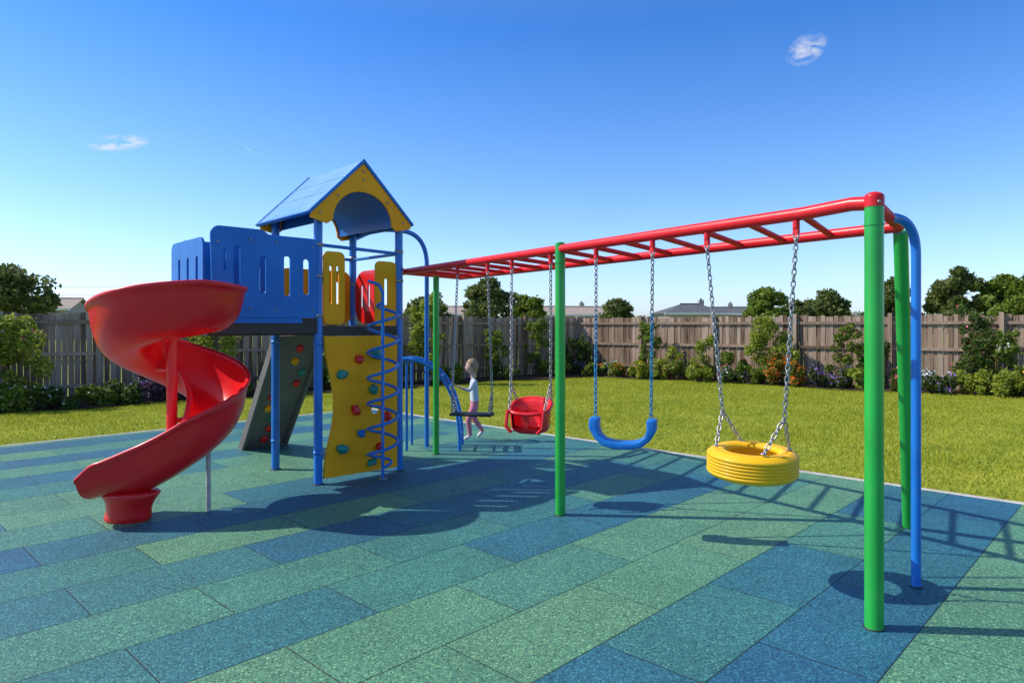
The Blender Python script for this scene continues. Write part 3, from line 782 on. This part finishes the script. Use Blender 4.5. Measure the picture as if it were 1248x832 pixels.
for hp,sg in((h1,1),(h2,-1)):
    d=(h1-h2).normalized()*sg; jn=tc+d*.225+V((0,0,.30)); chain(hp+V((0,0,-.11)),jn,b,STEEL)
    for kk in(-1,1):
        sdv=V((-d.y,d.x,0))*kk; tp=tc+(d*.8+sdv*.6).normalized()*.215+V((0,0,.088)); chain(jn,tp,b,STEEL)
        b.blob(tp+V((0,0,.004)),(.02,.02,.008),STEEL,seg=12,rings=6)
b.obj('chains',ts)
bs=empty('belt_swing'); h1=railpt(1.01,4.92);h2=railpt(.67,5.42)
b=MB(); hanger(h1,b);hanger(h2,b); b.obj('hangers',bs)
c=(h1+h2)/2; sc=V((c.x,c.y,.73)); d=V((.95,-.30,0)).normalized(); n_=V((.30,.95,0)).normalized()
b=MB(); W=.175
prof2=[(-W-.004,.17),(-W-.008,.10),(-W+.008,.045),(-W+.05,.012),(-.07,-.002),(0,-.006),(.07,-.002),(W-.05,.012),(W-.008,.045),(W+.008,.10),(W+.004,.17)]
vs=[];nq=len(prof2)
for i,(x,z) in enumerate(prof2):
    a_=prof2[max(0,i-1)];c_=prof2[min(nq-1,i+1)]; tx,tz=c_[0]-a_[0],c_[1]-a_[1]; l_=math.hypot(tx,tz); nx,nz=-tz/l_,tx/l_
    th=.05 if 2<=i<=8 else .07
    hwid=.085 if 2<i<8 else .07
    for (aa,bb) in((0,-1),(0,1),(1,1),(1,-1)):
        vs.append(sc+d*(x-nx*th*aa)+V((0,0,z-nz*th*aa))+n_*hwid*bb)
fs=[[i*4+k,(i+1)*4+k,(i+1)*4+(k+1)%4,i*4+(k+1)%4] for i in range(nq-1) for k in range(4)]+[[0,1,2,3],[(nq-1)*4+k for k in(3,2,1,0)]]
b.add(vs,fs,BLUE,True); so=b.obj('seat',bs,bevel=.014); so.modifiers['bevel'].segments=3
b=MB()
for hp,sg in((h1,1),(h2,-1)):
    e_=sc+d*sg*(W+.035)+V((0,0,.175)); chain(hp+V((0,0,-.11)),e_,b,STEEL,CHB,.35)
b.obj('chains',bs)
bk=empty('bucket_swing'); h1=railpt(.34,5.9);h2=railpt(0,6.38)
b=MB(); hanger(h1,b);hanger(h2,b); b.obj('hangers',bk)
c=(h1+h2)/2; sc=V((c.x+.0,c.y,.66)); d=V((.93,-.36,0)); n_=V((.36,.93,0)); ROT=Matrix((d,n_,V(UP))).transposed()
b=MB()
def se(a,rx,ry,p=3.2):
    ca,sa=math.cos(a),math.sin(a); k=(abs(ca)**p+abs(sa)**p)**(-1/p); return rx*ca*k,ry*sa*k
vs=[];seg=40
lay=[(-.02,.55),( .0,.80),(.03,.90),(.09,.94),(.15,.97),(.21,1.0)]
for z,k in lay:
    for i in range(seg):
        a=2*math.pi*i/seg; x,y=se(a,.185*k,.14*k); zz=z+ (max(0,math.sin(a))*.07 if z>.1 else 0)-(0.05*max(0,-math.sin(a)) if z>.18 else 0)
        vs.append(sc+ROT@V((x,y,zz)))
nl_=len(lay)
for z,k in lay[::-1]:
    for i in range(seg):
        a=2*math.pi*i/seg; x,y=se(a,.185*k-.022,.14*k-.022); zz=z+(max(0,math.sin(a))*.07 if z>.1 else 0)-(0.05*max(0,-math.sin(a)) if z>.18 else 0)+(.02 if z<.05 else 0)
        vs.append(sc+ROT@V((x,y,zz)))
fs=[[j*seg+i,j*seg+(i+1)%seg,(j+1)*seg+(i+1)%seg,(j+1)*seg+i] for j in range(2*nl_-1) for i in range(seg)]
fs=[f for k_,f in enumerate(fs) if not ((k_//seg) in(2,3,7,8) and (k_%seg) in (25,26,27,28,31,32,33,34))]
fs+=[list(range(seg))[::-1],[ (2*nl_-1)*seg+i for i in range(seg)]]
b.add(vs,fs,RED,True)
b.obj('seat',bk)
b=MB()
rim=[]
for i in range(seg):
    a=2*math.pi*i/seg; x,y=se(a,.183,.138); zz=.21+max(0,math.sin(a))*.07-.05*max(0,-math.sin(a)); rim.append(sc+ROT@V((x,y,zz)))
b.tube(rim,.017,RED,seg=10,closed=True)
b.tube([sc+ROT@V((-.17,-.13,.19)),sc+ROT@V((-.17,-.17,.05)),sc+ROT@V((-.12,-.16,-.0))],.016,RED,seg=10)
b.tube([sc+ROT@V((.17,-.13,.19)),sc+ROT@V((.17,-.17,.05)),sc+ROT@V((.12,-.16,-.0))],.016,RED,seg=10)
b.obj('rim',bk)
b=MB()
for hp,sg in((h1,1),(h2,-1)):
    jn=sc+d*sg*.19+V((0,0,.42)); chain(hp+V((0,0,-.11)),jn,b,STEEL,L_=.042)
    for kk in(-1,1): chain(jn,sc+ROT@V((sg*.165,kk*.10,.22+.03*kk)),b,STEEL)
b.obj('chains',bk)
fsw=empty('flat_seat_swing'); h1=railpt(-.24,6.72);h2=railpt(-.58,7.2)
b=MB(); hanger(h1,b);hanger(h2,b); b.obj('hangers',fsw)
c=(h1+h2)/2; sc=V((c.x,c.y,.70)); d=V((.97,-.2,0)).normalized(); n_=V((.2,.97,0)).normalized()
b=MB(); b.box(sc,[d,n_,UP],[.22,.085,.014],BLK); b.obj('seat',fsw,bevel=.01)
b=MB()
for hp,sg in((h1,1),(h2,-1)):
    jn=sc+d*sg*.21+V((0,0,.22)); chain(hp+V((0,0,-.11)),jn,b,STEEL,L_=.042)
    for kk in(-1,1): chain(jn,sc+d*sg*.19+n_*kk*.07+V((0,0,.016)),b,STEEL)
b.obj('chains',fsw)

# ------------------------------------------------------------------ child
ch=empty('child')
J=[];Ed=[];Rd=[]
def j(p,r,par=None):
    J.append(p);Rd.append(r)
    if par is not None: Ed.append((par,len(J)-1))
    return len(J)-1
pel=j((0,0,.545),.082); wa=j((.01,0,.64),.072,pel); chs=j((.02,0,.765),.085,wa); nb=j((.02,0,.865),.05,chs); nk=j((.03,0,.915),.034,nb); hd0=j((.035,0,.96),.04,nk)
for sg,el,wr,pm,fd in((1,(.11,.15,.71),(.24,.125,.76),(.285,.12,.78),V((.9,-.05,.2))),(-1,(-.06,-.15,.66),(-.02,-.155,.53),(.0,-.155,.485),V((.25,0,-.95)))):
    sh=j((.015,sg*.088,.845),.042,chs); e1=j(el,.029,sh); w1=j(wr,.018,e1); p1=j(pm,.021,w1)
    fd=fd.normalized(); sd_=V((0,1,0)); dn=fd.cross(sd_).normalized()
    for k in range(4):
        o_=V(pm)+sd_*(k-1.5)*.0115+fd*.012; ln=(.030,.035,.033,.025)[k]
        f1=j(tuple(o_),.006,p1); f2=j(tuple(o_+fd*ln*.55+dn*.004),.0055,f1); j(tuple(o_+fd*ln+dn*.016),.0045,f2)
    o_=V(wr).lerp(V(pm),.6)-sd_*sg*.018; t1=j(tuple(o_),.007,p1); j(tuple(o_-sd_*sg*.016+fd*.022),.006,t1)
for sg,kn,an,to in((1,(.11,.06,.31),(.08,.06,.075),(.18,.065,.028)),(-1,(.0,-.06,.30),(-.13,-.06,.12),(-.055,-.065,.035))):
    h_=j((0,sg*.052,.50),.068,pel); k_=j(kn,.046,h_); a_=j(an,.031,k_); j(to,.028,a_)
me=bpy.data.meshes.new('body'); me.from_pydata(J,Ed,[]); tmp=bpy.data.objects.new('tmpbody',me); col.objects.link(tmp)
sk=tmp.modifiers.new('skin','SKIN'); sk.use_smooth_shade=True; sk.branch_smoothing=.6
for i,sv in enumerate(me.skin_vertices[0].data): sv.radius=(Rd[i],Rd[i]); sv.use_root=(i==0)
ss=tmp.modifiers.new('sub','SUBSURF'); ss.levels=2; ss.render_levels=2
dg=bpy.context.evaluated_depsgraph_get(); dg.update()
bm_=bpy.data.meshes.new_from_object(tmp.evaluated_get(dg)); bpy.data.objects.remove(tmp)
for m_ in(SKIN,SHIRT,PINK,SHOE): bm_.materials.append(m_)
for p in bm_.polygons:
    c=p.center; p.use_smooth=True
    if c.z<.085 and abs(c.y)<.11 or (c.x<-.04 and c.z<.11): k=3
    elif c.z<.56 and abs(c.y)<.118: k=2
    elif c.z<.88 and not ((c.x>.17) or (c.y<-.12 and c.z<.60)): k=1
    else: k=0
    p.material_index=k
bo=bpy.data.objects.new('body',bm_); col.objects.link(bo); bo.parent=ch
b=MB(); hc=V((.045,0,1.035))
vs=[];fs=[];RG,SG=20,24
for i in range(RG+1):
    th=math.pi*i/RG
    for k in range(SG):
        a=2*math.pi*k/SG; p=V((math.sin(th)*math.cos(a),math.sin(th)*math.sin(a),math.cos(th)))
        q=V((p.x*.083,p.y*.070,p.z*.098))
        if p.z<0: q.x+= .010*(-p.z); q.y*=1-.22*(-p.z); 
        if p.x>0:
            q.x+=.016*math.exp(-((p.y/.16)**2+((p.z+.18)/.16)**2))
            q.x-=.006*math.exp(-(((abs(p.y)-.38)/.16)**2+((p.z-.02)/.13)**2))
            q.x+=.005*math.exp(-((p.y/.35)**2+((p.z+.85)/.2)**2))
        vs.append(hc+q)
for i in range(RG):
    for k in range(SG):
        k2=(k+1)%SG; fs.append([i*SG+k,(i+1)*SG+k,(i+1)*SG+k2,i*SG+k2])
b.add(vs,fs,SKIN,True)
for sg in(-1,1):
    b.blob(hc+V((.0,sg*.070,-.005)),(.014,.008,.022),SKIN,seg=10,rings=7)
    b.blob(hc+V((.071,sg*.027,.003)),(.008,.011,.007),TRIM,seg=10,rings=6); b.blob(hc+V((.0775,sg*.027,.003)),(.003,.005,.005),EYE,seg=8,rings=5)
    b.tube([hc+V((.076,sg*.014,.024)),hc+V((.073,sg*.040,.026))],.0022,HAIR,seg=6)
b.tube([hc+V((.079,-.018,-.050)),hc+V((.087,0,-.051)),hc+V((.079,.018,-.050))],.0042,LIP,seg=8)
b.obj('head',ch)
b=MB(); vs=[];fs=[]
for i in range(RG+1):
    th=math.pi*i/RG
    for k in range(SG):
        a=2*math.pi*k/SG; p=V((math.sin(th)*math.cos(a),math.sin(th)*math.sin(a),math.cos(th)))
        f=1.10+.05*mnoise.noise(p*6)
        q=V((p.x*.083,p.y*.072,p.z*.098))*f+V((-.006,0,.004))
        vs.append(hc+q)
for i in range(RG):
    for k in range(SG):
        k2=(k+1)%SG; c=sum((vs[x]-hc for x in(i*SG+k,(i+1)*SG+k2)),V((0,0,0)))/2
        lim=.035 if c.x>.03 else (-.01 if c.x>.0 else -.075)
        if c.z>lim+max(0,c.x)*.25: fs.append([i*SG+k,(i+1)*SG+k,(i+1)*SG+k2,i*SG+k2])
b.add(vs,fs,HAIR,True); b.obj('hair',ch)
ch.location=(-.52,9.55,0); ch.rotation_euler=(0,0,math.radians(197))

# ------------------------------------------------------------------ light
sd_=V((-1,.08,0)).normalized(); el=math.radians(43)
S_=V((sd_.x*math.cos(el),sd_.y*math.cos(el),math.sin(el)))
sun=bpy.data.lights.new('sun','SUN'); sun.energy=5.0; sun.angle=math.radians(.5); sun.color=(1,.94,.84)
so=bpy.data.objects.new('sun',sun); col.objects.link(so); so.rotation_euler=S_.to_track_quat('Z','Y').to_euler(); so.location=(-20,5,20)
w=bpy.data.worlds.new('World'); scene.world=w; w.use_nodes=True; nt=w.node_tree
bg=nt.nodes['Background']; out=nt.nodes['World Output']
sky=N(nt,'ShaderNodeTexSky'); sky.sky_type='NISHITA'; sky.sun_disc=False; sky.sun_elevation=el; sky.sun_rotation=math.atan2(S_.x,S_.y)%(2*math.pi)
sky.air_density=1.0; sky.dust_density=0.6; sky.ozone_density=2.0; sky.altitude=0
tc=N(nt,'ShaderNodeTexCoord'); sp=N(nt,'ShaderNodeSeparateXYZ'); L(nt,tc.outputs['Generated'],sp.inputs[0])
tr=ramp(nt,[(0.0,(.54,.62,.88)),(0.10,(.47,.59,.82)),(0.22,(.34,.51,.73)),(0.40,(.16,.40,.73)),(.58,(.42,.50,.64)),(1.0,(.68,.62,.60))])
L(nt,sp.outputs[2],tr.inputs['Fac'])
tm=N(nt,'ShaderNodeMix',data_type='RGBA',blend_type='MULTIPLY'); tm.inputs[0].default_value=1
L(nt,sky.outputs[0],tm.inputs[6]); L(nt,tr.outputs['Color'],tm.inputs[7])
sc2=N(nt,'ShaderNodeVectorMath',operation='SCALE'); sc2.inputs['Scale'].default_value=2.0; L(nt,tm.outputs[2],sc2.inputs[0])
L(nt,sc2.outputs[0],bg.inputs['Color']); bg.inputs['Strength'].default_value=.145
yy=math_n(nt,'MAXIMUM',sp.outputs[1],.05)
px=math_n(nt,'DIVIDE',sp.outputs[0],yy); pz=math_n(nt,'DIVIDE',sp.outputs[2],yy)
tot=None
for (cx,cz,rx,rz,rt,sc_) in((-.578,.268,.050,.013,.05,1.0),(.4315,.405,.036,.022,.6,.85),(-.70,.092,.03,.007,-.3,.35),(-.39,.262,.018,.0012,-.7,.8)):
    dx=math_n(nt,'SUBTRACT',px,cx); dz=math_n(nt,'SUBTRACT',pz,cz); c_,s_=math.cos(rt),math.sin(rt)
    ex=math_n(nt,'DIVIDE',math_n(nt,'ADD',math_n(nt,'MULTIPLY',dx,c_),math_n(nt,'MULTIPLY',dz,s_)),rx)
    ez=math_n(nt,'DIVIDE',math_n(nt,'SUBTRACT',math_n(nt,'MULTIPLY',dz,c_),math_n(nt,'MULTIPLY',dx,s_)),rz)
    dd=math_n(nt,'ADD',math_n(nt,'MULTIPLY',ex,ex),math_n(nt,'MULTIPLY',ez,ez))
    mk=math_n(nt,'MULTIPLY',math_n(nt,'MAXIMUM',math_n(nt,'SUBTRACT',1.0,dd),0.0),sc_)
    tot=mk if tot is None else math_n(nt,'ADD',tot,mk)
cb=N(nt,'ShaderNodeCombineXYZ'); L(nt,math_n(nt,'MULTIPLY',px,32),cb.inputs[0]); L(nt,math_n(nt,'MULTIPLY',pz,62),cb.inputs[1])
nz=N(nt,'ShaderNodeTexNoise'); nz.inputs['Scale'].default_value=1.1; nz.inputs['Detail'].default_value=7; nz.inputs['Roughness'].default_value=.55; nz.inputs['Distortion'].default_value=.5
L(nt,cb.outputs[0],nz.inputs['Vector'])
cf=math_n(nt,'MULTIPLY',math_n(nt,'MAXIMUM',math_n(nt,'SUBTRACT',nz.outputs['Fac'],.38),0.0),4.5)
fac=math_n(nt,'MINIMUM',math_n(nt,'MULTIPLY',tot,cf),.8)
b2=N(nt,'ShaderNodeBackground'); b2.inputs['Color'].default_value=(.9,.94,1,1); b2.inputs['Strength'].default_value=.9
mx=N(nt,'ShaderNodeMixShader'); L(nt,fac,mx.inputs[0]); L(nt,bg.outputs[0],mx.inputs[1]); L(nt,b2.outputs[0],mx.inputs[2]); L(nt,mx.outputs[0],out.inputs['Surface'])

cam=bpy.data.cameras.new('camera'); co=bpy.data.objects.new('camera',cam); col.objects.link(co)
co.location=(0,0,1.6); co.rotation_euler=(math.radians(90),0,0); cam.lens=24; cam.sensor_width=36; cam.shift_y=-19/1248; cam.clip_end=2000; cam.clip_start=.05
scene.camera=co
